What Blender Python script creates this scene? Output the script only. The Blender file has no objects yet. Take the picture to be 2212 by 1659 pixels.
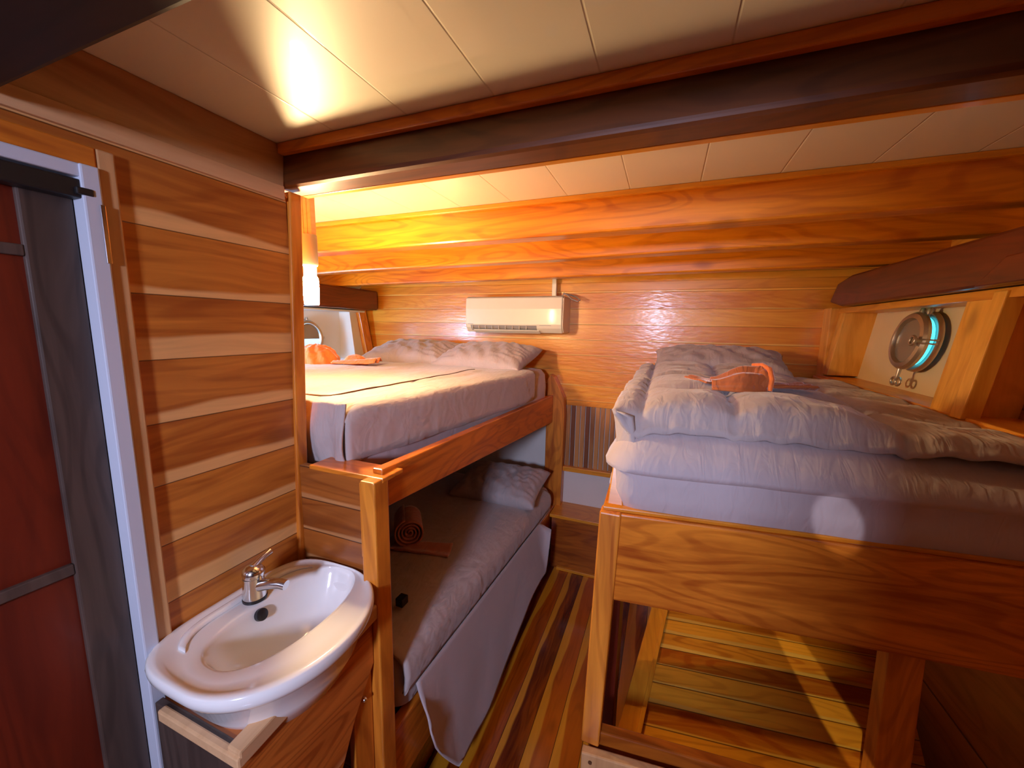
import bpy, bmesh, math, random
from mathutils import Vector, Matrix, noise
random.seed(7)
S = bpy.context.scene
COL = S.collection
PI = math.pi
# Units: metres. x to starboard, y towards the headboard wall, z up; z = 0 is eye level, the floor lies at z = FL.
FL = -1.66
CE = 0.45          # underside of the white ceiling panels

# ------------------------------------------------------------------ materials
def newmat(name):
    m = bpy.data.materials.new(name); m.use_nodes = True
    nt = m.node_tree; nt.nodes.clear()
    out = nt.nodes.new('ShaderNodeOutputMaterial')
    b = nt.nodes.new('ShaderNodeBsdfPrincipled')
    nt.links.new(b.outputs[0], out.inputs[0])
    return m, nt, b

class G:
    def __init__(s, nt): s.nt = nt
    def n(s, t, **kw):
        nd = s.nt.nodes.new(t)
        for k, v in kw.items(): setattr(nd, k, v)
        return nd
    def put(s, sock, v):
        if hasattr(v, 'is_output') or isinstance(v, bpy.types.NodeSocket): s.nt.links.new(v, sock)
        else: sock.default_value = v
    def m(s, op, a, b=0.0, c=None, clamp=False):
        nd = s.n('ShaderNodeMath', operation=op, use_clamp=clamp)
        s.put(nd.inputs[0], a); s.put(nd.inputs[1], b)
        if c is not None: s.put(nd.inputs[2], c)
        return nd.outputs[0]
    def vec(s, x, y, z):
        nd = s.n('ShaderNodeCombineXYZ')
        for i, v in enumerate((x, y, z)): s.put(nd.inputs[i], v)
        return nd.outputs[0]
    def noise(s, v, scale=1.0, detail=3.0, rough=.5, dist=0.0):
        nd = s.n('ShaderNodeTexNoise'); s.put(nd.inputs['Vector'], v)
        nd.inputs['Scale'].default_value = scale; nd.inputs['Detail'].default_value = detail
        nd.inputs['Roughness'].default_value = rough; nd.inputs['Distortion'].default_value = dist
        return nd.outputs['Fac']
    def wn(s, v):
        nd = s.n('ShaderNodeTexWhiteNoise', noise_dimensions='1D'); s.put(nd.inputs['W'], v)
        return nd.outputs['Value']
    def mix(s, f, a, b, mode='MIX'):
        nd = s.n('ShaderNodeMix', data_type='RGBA', blend_type=mode)
        s.put(nd.inputs[0], f)
        for i, v in ((6, a), (7, b)):
            if isinstance(v, tuple): v = tuple(v[:3]) + (1,)
            s.put(nd.inputs[i], v)
        return nd.outputs[2]
    def ramp(s, f, lo, hi):
        nd = s.n('ShaderNodeMapRange', interpolation_type='SMOOTHSTEP')
        s.put(nd.inputs[0], f); nd.inputs[1].default_value = lo; nd.inputs[2].default_value = hi
        return nd.outputs[0]
    def pos(s):
        g = s.n('ShaderNodeNewGeometry'); x = s.n('ShaderNodeSeparateXYZ')
        s.nt.links.new(g.outputs['Position'], x.inputs[0]); return x.outputs

def wood(name, long, across, third, plank, off, dark, light, sap=None, sapw=.3, sapwob=.5, gap=.02,
         rough=.35, tint=.35, figure=.5, coat=.25, sheared=0.0, dens=26.0, knots=.5, wavy=0):
    """varnished boards: long axis, axis across the boards, third axis (0,1,2)"""
    m, nt, b = newmat(name); g = G(nt); P = g.pos()
    L, U, W = P[long], P[across], P[third]
    if sheared: U = g.m('MULTIPLY_ADD', L, sheared, U)
    pu = g.m('DIVIDE', g.m('SUBTRACT', U, off), plank)
    idx = g.m('FLOOR', pu); fr = g.m('FRACT', pu)
    r1 = g.wn(idx); r2 = g.wn(g.m('ADD', idx, 37.3))
    lo = g.m('MULTIPLY_ADD', r1, 19.0, L)
    warp = g.noise(g.vec(g.m('MULTIPLY', lo, 2.2), g.m('MULTIPLY', U, 7.0), W), 1.0, 2.0)
    ua = g.m('MULTIPLY_ADD', warp, .10, U)
    fine = g.noise(g.vec(g.m('MULTIPLY', lo, 3.0), g.m('MULTIPLY', ua, 60.0), g.m('MULTIPLY', W, 60.0)), 1.0, 3.0, .6)
    # growth rings: contour lines of a stretched noise field
    field = g.noise(g.vec(g.m('MULTIPLY', lo, 1.6), g.m('MULTIPLY', U, 9.0), g.m('MULTIPLY', W, 5.0)), 1.0, 1.0, .4, .3)
    ring = g.m('SINE', g.m('MULTIPLY', field, dens * 2.2))
    ring = g.ramp(ring, .1, 1.0)
    broad = g.noise(g.vec(g.m('MULTIPLY', lo, 1.3), g.m('MULTIPLY', ua, 14.0), r2), 1.0, 2.0)
    f = g.m('MULTIPLY_ADD', fine, .55, g.m('MULTIPLY', broad, .75))
    f = g.m('SUBTRACT', f, g.m('MULTIPLY', ring, .28 * figure))
    f = g.m('ADD', f, g.m('MULTIPLY', g.m('SUBTRACT', r1, .5), tint))
    f = g.ramp(f, .18, 1.0)
    col = g.mix(f, dark, light)
    if sap:
        wob = g.noise(g.vec(g.m('MULTIPLY', lo, 1.7), r2, 0.0), 1.0, 2.0)
        edge = g.m('ADD', sapw - sapwob / 2, g.m('MULTIPLY', wob, sapwob))
        edge = g.m('MULTIPLY_ADD', g.m('SUBTRACT', r2, .5), sapw * .8, edge)
        d = g.m('SUBTRACT', edge, fr)
        msk = g.ramp(d, -.03, .05)
        sc = g.mix(g.ramp(fine, .3, .9), tuple(c * .8 for c in sap), sap)
        col = g.mix(g.m('MULTIPLY', msk, .9), col, sc)
    if knots:
        vo = g.n('ShaderNodeTexVoronoi'); vo.inputs['Scale'].default_value = 1.0
        g.put(vo.inputs['Vector'], g.vec(g.m('MULTIPLY', lo, 3.2), g.m('MULTIPLY', U, 7.0), 0.0))
        kd = g.m('MULTIPLY', g.m('SUBTRACT', 1.0, g.ramp(vo.outputs['Distance'], .05, .22)), knots)
        sel = g.wn(g.m('MULTIPLY', g.m('ADD', vo.outputs['Color'], 0.0), 91.0))
        kd = g.m('MULTIPLY', kd, g.ramp(sel, .55, .7))
        col = g.mix(kd, col, tuple(c * .45 for c in dark))
    gp = g.m('MINIMUM', g.ramp(fr, 0.0, max(gap, .001)), g.ramp(g.m('SUBTRACT', 1.0, fr), 0.0, max(gap, .001)))
    if gap > 0: col = g.mix(g.m('SUBTRACT', 1.0, gp), col, tuple(c * .3 for c in dark))
    g.put(b.inputs['Base Color'], col)
    b.inputs['Roughness'].default_value = rough
    b.inputs['Coat Weight'].default_value = coat; b.inputs['Coat Roughness'].default_value = .16
    bp = g.n('ShaderNodeBump'); bp.inputs['Strength'].default_value = .35; bp.inputs['Distance'].default_value = .004
    hh = g.m('MULTIPLY', gp, .8 if gap > 0 else 0)
    if wavy:
        hh = g.m('ADD', hh, g.m('MULTIPLY', g.noise(g.vec(g.m('MULTIPLY', L, 14.0), g.m('MULTIPLY', U, 55.0), 0.0), 1.0, 2.0), wavy))
    g.put(bp.inputs['Height'], hh)
    if gap > 0 or wavy: g.put(b.inputs['Normal'], bp.outputs[0])
    if wavy: g.put(b.inputs['Coat Normal'], bp.outputs[0])
    return m

def plain(name, col, rough=.5, metal=0, coat=0, bump=0, bscale=40, var=.06, spec=.5):
    m, nt, b = newmat(name); g = G(nt); P = g.pos()
    n1 = g.noise(g.vec(P[0], P[1], P[2]), 6.0, 3.0)
    c = g.mix(n1, tuple(x * (1 - var) for x in col), tuple(min(1, x * (1 + var)) for x in col))
    g.put(b.inputs['Base Color'], c)
    b.inputs['Roughness'].default_value = rough; b.inputs['Metallic'].default_value = metal
    b.inputs['Coat Weight'].default_value = coat; b.inputs['Coat Roughness'].default_value = .08
    b.inputs['Specular IOR Level'].default_value = spec
    if bump:
        bp = g.n('ShaderNodeBump'); bp.inputs['Strength'].default_value = bump; bp.inputs['Distance'].default_value = .003
        g.put(bp.inputs['Height'], g.noise(g.vec(P[0], P[1], P[2]), bscale, 4.0)); g.put(b.inputs['Normal'], bp.outputs[0])
    return m

def fabric(name, col, weave=420, bump=.25, sheen=.3, fold=0):
    m, nt, b = newmat(name); g = G(nt)
    tc = g.n('ShaderNodeTexCoord'); sp = g.n('ShaderNodeSeparateXYZ'); nt.links.new(tc.outputs['Object'], sp.inputs[0])
    P = sp.outputs; v = g.vec(P[0], P[1], P[2])
    n1 = g.noise(v, 5.0, 3.0)
    g.put(b.inputs['Base Color'], g.mix(n1, tuple(x * .93 for x in col), tuple(x * 1.06 for x in col)))
    b.inputs['Roughness'].default_value = .78
    b.inputs['Sheen Weight'].default_value = sheen; b.inputs['Sheen Roughness'].default_value = .4
    h = 0.0
    if fold:
        h = g.m('ADD', h, g.m('MULTIPLY', g.noise(v, 9.0, 2.0, .5, .6), fold))
        h = g.m('ADD', h, g.m('MULTIPLY', g.noise(g.vec(g.m('MULTIPLY', P[0], 3.2), P[1], P[2]), 11.0, 2.0, .5, 1.2), fold * .5))
    bp = g.n('ShaderNodeBump'); bp.inputs['Strength'].default_value = bump; bp.inputs['Distance'].default_value = .012
    g.put(bp.inputs['Height'], h); g.put(b.inputs['Normal'], bp.outputs[0])
    return m

def emis(name, col, st, base=(1, 1, 1)):
    m, nt, b = newmat(name)
    b.inputs['Base Color'].default_value = (*base, 1); b.inputs['Emission Color'].default_value = (*col, 1)
    b.inputs['Emission Strength'].default_value = st; b.inputs['Roughness'].default_value = .3
    return m

M = {}
M['wall'] = wood('teak_boards_partition', 1, 2, 0, .131, .052, (.30, .07, .009), (.68, .25, .035), sap=(.88, .50, .19), sapw=.26, sapwob=.75, gap=.014, rough=.42, coat=.12, figure=.4)
M['back'] = wood('teak_boards_headboard', 0, 2, 1, .105, .025, (.66, .19, .010), (.97, .47, .05), sap=(.97, .60, .14), sapw=.06, sapwob=.4, gap=.014, rough=.34, coat=.35, figure=.3, tint=.45, wavy=.9)
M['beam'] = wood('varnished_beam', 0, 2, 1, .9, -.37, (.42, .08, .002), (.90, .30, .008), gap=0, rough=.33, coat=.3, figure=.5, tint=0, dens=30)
M['beamD'] = wood('shade_toned_beam', 0, 2, 1, .9, -.37, (.045, .009, .002), (.17, .045, .006), gap=0, rough=.4, coat=.2, figure=.5, tint=0, dens=30)  # beam wood darkened: the shade on its unlit face is put into the colour
M['beamK'] = wood('shade_black_beam', 0, 2, 1, .9, -.37, (.008, .003, .002), (.035, .010, .004), gap=0, rough=.6, coat=0, figure=.5, tint=0, dens=30)  # deep shade on the foremost beam painted into its wood colour
M['beamY'] = wood('varnished_hull_beam', 1, 2, 0, .9, -.37, (.06, .010, .003), (.17, .030, .006), gap=0, rough=.4, coat=.2, figure=.4, tint=0)
M['cleat'] = wood('orange_cleat', 0, 2, 1, .9, -.37, (.50, .14, .006), (.88, .36, .025), gap=0, rough=.35, coat=.3, figure=.3, tint=0)
M['yboard'] = wood('teak_board_lengthwise', 1, 2, 0, .9, -1.2, (.30, .055, .004), (.78, .24, .02), gap=0, rough=.35, coat=.3, figure=.5, tint=0, knots=.4)
M['xboard'] = wood('teak_board_crosswise', 0, 2, 1, .9, -1.2, (.32, .055, .004), (.88, .29, .025), gap=0, rough=.32, coat=.3, figure=.5, tint=0, dens=30, knots=.8)
M['zboard'] = wood('teak_board_upright', 2, 0, 1, .9, -3.2, (.34, .07, .006), (.84, .30, .03), gap=0, rough=.38, coat=.2, figure=.5, tint=0, knots=.5)
M['zpale'] = wood('pale_board_upright', 2, 1, 0, .9, -3.2, (.40, .19, .07), (.66, .38, .17), gap=0, rough=.45, coat=.1, figure=.4, tint=0)
M['zhull'] = wood('window_frame_board', 2, 1, 0, .9, -3.2, (.60, .24, .02), (.95, .52, .09), gap=0, rough=.38, coat=.2, figure=.4, tint=0, knots=.6)
M['yhull'] = wood('window_sill_board', 1, 2, 0, .9, -3.2, (.52, .17, .015), (.90, .42, .05), gap=0, rough=.38, coat=.2, figure=.5, tint=0)
M['bay'] = wood('bay_panel_board', 1, 2, 0, .30, -3.2, (.26, .075, .01), (.50, .19, .03), gap=.02, rough=.4, coat=.2, figure=.5, tint=.3)
M['plat'] = wood('platform_boards', 0, 1, 2, .082, 1.03, (.42, .09, .005), (.95, .42, .03), sap=(.97, .58, .10), sapw=.18, sapwob=.5, gap=.04, rough=.3, coat=.3, figure=.6, tint=.55, sheared=-.13)
M['platY'] = wood('platform_edge_board', 1, 0, 2, .9, -.5, (.60, .19, .01), (.95, .42, .03), gap=0, rough=.35, coat=.3, figure=.3, tint=0, knots=.3)
M['floor'] = wood('floor_planks', 1, 0, 2, .105, -.62, (.09, .008, .001), (.50, .10, .004), sap=(.82, .34, .02), sapw=.42, sapwob=.9, gap=.02, rough=.18, coat=.6, figure=.3, tint=.6)
M['upper'] = wood('upper_board', 1, 2, 0, .9, -.1, (.26, .08, .02), (.55, .26, .10), sap=(.66, .40, .20), sapw=.605, sapwob=.03, gap=0, rough=.42, coat=.1, figure=.5, tint=0)
M['pale'] = wood('pale_batten', 1, 2, 0, .9, -3.1, (.50, .27, .12), (.72, .44, .23), gap=0, rough=.45, coat=.1, figure=.3, tint=0)
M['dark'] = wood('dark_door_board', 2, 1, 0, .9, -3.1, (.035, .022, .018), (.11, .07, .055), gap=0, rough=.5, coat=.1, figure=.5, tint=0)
M['red'] = wood('red_door_panel', 2, 1, 0, .9, -3.1, (.08, .006, .002), (.17, .016, .004), gap=0, rough=.45, coat=.2, figure=.4, tint=0)
M['endp'] = wood('foot_panel_boards', 0, 2, 1, .095, -.687, (.17, .038, .006), (.40, .12, .02), sap=(.55, .25, .09), sapw=.2, sapwob=.3, gap=.03, rough=.35, coat=.3, figure=.5)
M['van'] = wood('vanity_board', 1, 2, 0, .36, -1.075, (.30, .05, .006), (.72, .22, .035), sap=(.82, .38, .14), sapw=.16, sapwob=.7, gap=0, rough=.38, coat=.2, figure=.7, tint=.2, dens=34)
M['step'] = wood('step_board', 0, 2, 1, .9, -2.5, (.18, .03, .003), (.48, .13, .012), gap=0, rough=.35, coat=.3, figure=.5, tint=0)
M['slat'] = wood('slat_strip', 2, 0, 1, .034, -.62, (.22, .07, .02), (.55, .26, .08), gap=0, rough=.4, coat=.1, figure=.3, tint=1.1)
M['white'] = plain('white_panel', (.72, .70, .66), .42, coat=.1)
M['hullwhite'] = plain('white_hull_panel', (.86, .74, .48), .5)
M['ceil'] = None
M['ceramic'] = plain('white_ceramic', (.86, .86, .85), .12, coat=.6, var=.02)
M['chrome'] = plain('chrome', (.75, .74, .74), .16, metal=1, var=.02)
M['pewter'] = plain('pewter_metal', (.56, .53, .47), .32, metal=.85, var=.1, bump=.2)
M['black'] = plain('black_rubber', (.012, .012, .014), .4)
M['darkmetal'] = plain('black_bar', (.010, .009, .010), .45)
M['acwhite'] = plain('cream_plastic', (.80, .72, .50), .35, coat=.1, var=.02)
M['acside'] = plain('cream_plastic_side', (.72, .62, .44), .4, var=.02)
M['acdark'] = plain('grey_outlet', (.30, .27, .22), .5)
M['greyplas'] = plain('grey_plastic', (.34, .30, .26), .5)
M['casing'] = plain('pale_grey_casing', (.56, .60, .70), .4, var=.05)
M['sheet'] = fabric('mauve_sheet', (.50, .43, .44), fold=1.0, bump=.5)
M['sheet2'] = fabric('mauve_drape', (.50, .43, .44), fold=.6, bump=.25)
M['comf'] = fabric('mauve_comforter', (.47, .40, .385), fold=2.0, bump=.4)
M['pill'] = fabric('mauve_pillow', (.44, .37, .36), fold=2.0, bump=.4)
M['towel'] = fabric('orange_towel', (.80, .19, .035), fold=1.2, bump=.9, sheen=.8)
M['rust'] = fabric('rust_towel', (.46, .12, .025), fold=1.2, bump=.8, sheen=.7)
M['dusty'] = fabric('dusty_rose_towel', (.55, .24, .19), fold=1.2, bump=.8, sheen=.7)
M['nail'] = plain('dark_plug', (.10, .035, .01), .5)

def ceiling_mat():
    m, nt, b = newmat('glossy_ceiling_panels'); g = G(nt); P = g.pos()
    fx = g.m('FRACT', g.m('DIVIDE', g.m('ADD', P[0], 5.523), .207))
    d = g.m('ABSOLUTE', g.m('SUBTRACT', fx, .5))
    d = g.m('SUBTRACT', .5, d)                      # 0 on a seam
    s = g.ramp(d, 0.0, .014)
    idx = g.wn(g.m('FLOOR', g.m('DIVIDE', g.m('ADD', P[0], 5.523), .207)))
    c = g.mix(idx, (.70, .64, .52), (.76, .70, .58))
    c = g.mix(g.m('SUBTRACT', 1.0, s), c, (.60, .54, .42))
    g.put(b.inputs['Base Color'], c)
    b.inputs['Roughness'].default_value = .42; b.inputs['Coat Weight'].default_value = .7; b.inputs['Coat Roughness'].default_value = .03
    wob = g.noise(g.vec(g.m('MULTIPLY', P[0], 6.0), g.m('MULTIPLY', P[1], 1.4), 0.0), 1.0, 1.0)
    bp = g.n('ShaderNodeBump'); bp.inputs['Strength'].default_value = .35; bp.inputs['Distance'].default_value = .01
    g.put(bp.inputs['Height'], g.m('ADD', g.m('MULTIPLY', s, .25), g.m('MULTIPLY', wob, .3)))
    g.put(b.inputs['Normal'], bp.outputs[0]); g.put(b.inputs['Coat Normal'], bp.outputs[0])
    return m
M['ceil'] = ceiling_mat()

def glass_mat():
    m, nt, b = newmat('porthole_glass')
    b.inputs['Base Color'].default_value = (.30, .27, .23, 1); b.inputs['Roughness'].default_value = .12
    b.inputs['Transmission Weight'].default_value = .25; b.inputs['Coat Weight'].default_value = .6
    return m
M['glass'] = glass_mat()
M['daylight'] = emis('sea_daylight_pane', (.05, .72, 1.0), 2.2, (.1, .5, .7))
M['bulb'] = emis('glowing_lamp_glass', (1.0, .68, .33), 470.0)

# ------------------------------------------------------------------ geometry helpers
def world_loc(o):
    v = Vector(o.location)
    while o.parent: o = o.parent; v += Vector(o.location)
    return v

def mesh(name, verts, faces, mat, parent=None, smooth=False, bevel=0, sub=0, solid=0, autosm=None):
    vs = [Vector(v) for v in verts]
    mn = Vector([min(v[i] for v in vs) for i in range(3)]); mx = Vector([max(v[i] for v in vs) for i in range(3)])
    c = (mn + mx) / 2
    me = bpy.data.meshes.new(name)
    me.from_pydata([v - c for v in vs], [], faces); me.update()
    bm = bmesh.new(); bm.from_mesh(me); bmesh.ops.recalc_face_normals(bm, faces=bm.faces); bm.to_mesh(me); bm.free()
    if smooth or autosm:
        for p in me.polygons: p.use_smooth = True
    if autosm: me.set_sharp_from_angle(angle=math.radians(autosm))
    me.materials.append(mat)
    o = bpy.data.objects.new(name, me); COL.objects.link(o)
    if parent: o.parent = parent; o.location = c - world_loc(parent)
    else: o.location = c
    if solid:
        k = o.modifiers.new('thick', 'SOLIDIFY'); k.thickness = solid; k.offset = -1
    if bevel:
        k = o.modifiers.new('bevel', 'BEVEL'); k.width = bevel; k.segments = 2; k.limit_method = 'ANGLE'; k.angle_limit = math.radians(40)
    if sub:
        k = o.modifiers.new('sub', 'SUBSURF'); k.levels = sub; k.render_levels = sub
    return o

HF = [(0, 3, 2, 1), (4, 5, 6, 7), (0, 1, 5, 4), (1, 2, 6, 5), (2, 3, 7, 6), (3, 0, 4, 7)]
def hexa(name, c8, mat, parent=None, bevel=.003): return mesh(name, c8, HF, mat, parent, bevel=bevel)
def bvf(x, y, z):
    return [(x[0], y[0], z[0]), (x[1], y[0], z[0]), (x[1], y[1], z[0]), (x[0], y[1], z[0]),
            (x[0], y[0], z[1]), (x[1], y[0], z[1]), (x[1], y[1], z[1]), (x[0], y[1], z[1])]
def box(name, x, y, z, mat, parent=None, bevel=.003): return hexa(name, bvf(x, y, z), mat, parent, bevel)
def boxes(name, lst, mat, parent=None, bevel=0):
    vs, fs = [], []
    for x, y, z in lst:
        n = len(vs); vs += bvf(x, y, z); fs += [tuple(i + n for i in f) for f in HF]
    return mesh(name, vs, fs, mat, parent, bevel=bevel)
def prism(name, poly, axis, a, b, mat, parent=None, bevel=.003, autosm=None):
    """poly in the two other axes, extruded from a to b along axis"""
    def P(p, t):
        q = list(p); q.insert(axis, t); return tuple(q)
    n = len(poly)
    vs = [P(p, a) for p in poly] + [P(p, b) for p in poly]
    fs = [tuple(range(n))[::-1], tuple(range(n, 2 * n))] + [(i, (i + 1) % n, n + (i + 1) % n, n + i) for i in range(n)]
    return mesh(name, vs, fs, mat, parent, bevel=bevel, autosm=autosm)
def frame_of(d):
    d = Vector(d).normalized(); u = d.orthogonal().normalized(); return u, d.cross(u), d
def tube(name, pts, r, mat, parent=None, seg=12, closed=False):
    pts = [Vector(p) for p in pts]; n = len(pts); vs, fs = [], []
    rr = r if isinstance(r, (list, tuple)) else [r] * n
    u = None
    for i, p in enumerate(pts):
        if closed: d = (pts[(i + 1) % n] - pts[i - 1]).normalized()
        else: d = (pts[min(i + 1, n - 1)] - pts[max(i - 1, 0)]).normalized()
        u = d.orthogonal().normalized() if u is None else (u - d * u.dot(d)).normalized()
        w = d.cross(u)
        for k in range(seg):
            a = 2 * PI * k / seg; vs.append(p + (u * math.cos(a) + w * math.sin(a)) * rr[i])
    rng = n if closed else n - 1
    for i in range(rng):
        for k in range(seg):
            a, b2 = i * seg, ((i + 1) % n) * seg
            fs.append((a + k, a + (k + 1) % seg, b2 + (k + 1) % seg, b2 + k))
    if not closed: fs += [tuple(range(seg))[::-1], tuple((n - 1) * seg + k for k in range(seg))]
    return mesh(name, vs, fs, mat, parent, autosm=50)
def lathe(name, prof, c, axis, mat, parent=None, seg=40, sy=1.0):
    """prof: (radius, height along axis)"""
    u, w, d = frame_of(axis); c = Vector(c); vs, fs = [], []
    for r, h in prof:
        for k in range(seg):
            a = 2 * PI * k / seg; vs.append(c + d * h + (u * math.cos(a) * sy + w * math.sin(a)) * r)
    for i in range(len(prof) - 1):
        for k in range(seg):
            fs.append((i * seg + k, i * seg + (k + 1) % seg, (i + 1) * seg + (k + 1) % seg, (i + 1) * seg + k))
    if prof[0][0] > 0: fs.append(tuple(range(seg))[::-1])
    if prof[-1][0] > 0: fs.append(tuple((len(prof) - 1) * seg + k for k in range(seg)))
    return mesh(name, vs, fs, mat, parent, autosm=45)
def grid(name, nu, nv, fn, mat, parent=None, solid=0, sub=0):
    vs = [fn(i / (nu - 1), j / (nv - 1)) for j in range(nv) for i in range(nu)]
    fs = [(j * nu + i, j * nu + i + 1, (j + 1) * nu + i + 1, (j + 1) * nu + i) for j in range(nv - 1) for i in range(nu - 1)]
    return mesh(name, vs, fs, mat, parent, smooth=True, solid=solid, sub=sub)
def nz(x, y, z=0): return noise.noise(Vector((x, y, z)))
def sstep(t): t = max(0, min(1, t)); return t * t * (3 - 2 * t)

def rrect(x0, x1, y0, y1, r, n=7, m=16):
    """rounded rectangle outline, counter-clockwise, with points along the sides"""
    cs = [(x1 - r, y0 + r, -PI / 2), (x1 - r, y1 - r, 0), (x0 + r, y1 - r, PI / 2), (x0 + r, y0 + r, PI)]
    pts = []
    for k, (cx, cy, a0) in enumerate(cs):
        arc = [(cx + r * math.cos(a0 + PI / 2 * i / n), cy + r * math.sin(a0 + PI / 2 * i / n)) for i in range(n + 1)]
        pts += arc
        nx, ny, na = cs[(k + 1) % 4]
        e = (nx + r * math.cos(na), ny + r * math.sin(na)); s = arc[-1]
        pts += [(s[0] + (e[0] - s[0]) * i / m, s[1] + (e[1] - s[1]) * i / m) for i in range(1, m)]
    return pts

def soft_block(name, x0, x1, y0, y1, rings, mat, parent=None, r=.05, warp=None, amp=.004, freq=9, topz=None):
    """mattress-like body: rings = (inset, z) from the bottom up"""
    vs, fs = [], []
    base = len(rrect(0, 1, 0, 1, .1))
    for ins, z in rings:
        for (x, y) in rrect(x0 + ins, x1 - ins, y0 + ins, y1 - ins, max(.012, r - ins * .5)):
            k = nz(x * freq, y * freq, z * 14) * amp
            vs.append((x + k, y + nz(x * freq + 9, y * freq, z * 14) * amp, z + nz(x * 5, y * 5, 3) * amp * .6))
    n = base
    for j in range(len(rings) - 1):
        fs += [(j * n + i, j * n + (i + 1) % n, (j + 1) * n + (i + 1) % n, (j + 1) * n + i) for i in range(n)]
    fs.append(tuple(range(n))[::-1]); fs.append(tuple((len(rings) - 1) * n + i for i in range(n)))
    if warp: vs = [warp(*v) for v in vs]
    return mesh(name, vs, fs, mat, parent, autosm=60)

def empty(name, loc, label=None, cat=None, group=None):
    o = bpy.data.objects.new(name, None); COL.objects.link(o); o.location = loc; o.empty_display_size = .05
    if label: tag(o, label, cat, group)
    return o
def tag(o, label, cat, group=None):
    o['label'] = label; o['category'] = cat
    if group: o['group'] = group
    return o
def struct(o): o['kind'] = 'structure'; return o
def arc(c, u, w, r, a0, a1, n):
    c, u, w = Vector(c), Vector(u), Vector(w)
    return [c + (u * math.cos(a0 + (a1 - a0) * i / n) + w * math.sin(a0 + (a1 - a0) * i / n)) * r for i in range(n + 1)]

# ------------------------------------------------------------------ the cabin shell
struct(box('floor', (-2.5, 1.3), (-1.6, 2.8), (FL - .04, FL), M['floor'], bevel=0))
struct(box('ceiling', (-2.6, 1.4), (-1.6, 2.8), (CE, CE + .03), M['ceil'], bevel=0))
# headboard wall: teak boards above, white panel below
struct(box('wall_back', (-2.5, 1.3), (2.66, 2.70), (-.525, .45), M['back'], bevel=0))
struct(box('wall_back_lower', (-2.5, 1.3), (2.665, 2.70), (FL, -.525), M['white'], bevel=0))
struct(box('trim_1', (-2.42, .90), (2.645, 2.66), (.245, .30), M['cleat'], bevel=.002))
struct(box('trim_2', (-.62, .20), (2.645, 2.665), (-.535, -.50), M['cleat'], bevel=.002))
# left partition with the washroom door
XL = -.96
struct(box('wall_left', (-.99, XL), (.436, .79), (FL, .33), M['wall'], bevel=0))
struct(boxes('wall_left_front', [((-.99, XL), (-1.3, -.32), (FL, .33)), ((-.99, XL), (-.32, .436), (.285, .33))], M['wall'], bevel=0))
struct(box('trim_3', (-.99, -.951), (-1.3, .782), (.318, .352), M['pale'], bevel=.002))
struct(hexa('trim_4', [(-.99, -1.3, .352), (-.957, -1.3, .352), (-.957, .785, .352), (-.99, .785, .352),
                       (-.99, -1.3, CE), (-.949, -1.3, CE), (-.949, .785, CE), (-.99, .785, CE)], M['upper'], bevel=.002))
struct(hexa('trim_5', [(-.99, .715, FL), (-.95, .715, FL), (-.95, .748, FL), (-.99, .748, FL), (-.99, .796, .345), (-.95, .796, .345), (-.95, .832, .345), (-.99, .832, .345)], M['zboard'], bevel=.004))
# washroom side of the bunk space: cross partition behind the basin wall
struct(box('wall_cross', (-2.5, -1.03), (.80, .825), (FL, CE), M['wall'], bevel=0))
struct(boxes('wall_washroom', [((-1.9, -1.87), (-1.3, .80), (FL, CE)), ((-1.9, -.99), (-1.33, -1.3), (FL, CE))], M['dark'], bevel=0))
# hull sides
def hull_x(z): return .845 + .075 * (z + .25) / .55
struct(mesh('wall_right', [(.845, -1.6, FL), (.875, -1.6, FL), (.875, 2.7, FL), (.845, 2.7, FL), (.845, -1.6, -.25), (.98, -1.6, -.25), (.98, 2.7, -.25), (.845, 2.7, -.25)], HF, M['bay']))
struct(box('wall_right_upper', (1.06, 1.10), (-1.6, 2.7), (-.27, CE), M['yhull'], bevel=0))
struct(box('wall_far_left', (-2.50, -2.42), (.8, 2.7), (FL, CE), M['white'], bevel=0))
# wall behind the viewer with the lit doorway
struct(boxes('wall_rear', [((.022, 1.1), (-.62, -.58), (FL, CE)), ((-.99, -.90), (-.62, -.58), (FL, CE))], M['dark'], bevel=0))
struct(boxes('wall_outside', [((-.99, 1.1), (-1.64, -1.6), (FL, CE))], M['white'], bevel=0))

# washroom door in the left partition
d = struct(empty('door_1', (-.97, .0, FL)))
boxes('door_leaf', [((-.995, -.982), (-.32, .40), (FL, .25))], M['red'], d)
box('door_stile', (-.985, -.972), (.318, .383), (FL, .225), M['dark'], d, .003)
boxes('door_rail', [((-.985, -.973), (-.30, .318), (.10, .118)), ((-.985, -.973), (-.30, .318), (-.46, -.44))], M['dark'], d, .002)
box('door_closer', (-.975, -.945), (-.10, .386), (.205, .236), M['darkmetal'], d, .003)
box('closer_pin', (-.952, -.938), (.376, .398), (.210, .222), M['darkmetal'], d, .002)
f1 = d
boxes('door_casing', [((-.992, -.940), (.384, .410), (FL, .262)), ((-.992, -.944), (-.35, .410), (.240, .262))], M['casing'], f1, .003)
box('outer_casing', (-.992, -.948), (.411, .437), (FL, .296), M['zpale'], f1, .003)
box('head_casing', (-.992, -.948), (-.35, .411), (.262, .296), M['yboard'], f1, .003)
box('strike_plate', (-.941, -.938), (.404, .411), (.10, .20), M['chrome'], f1, .001)

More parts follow.
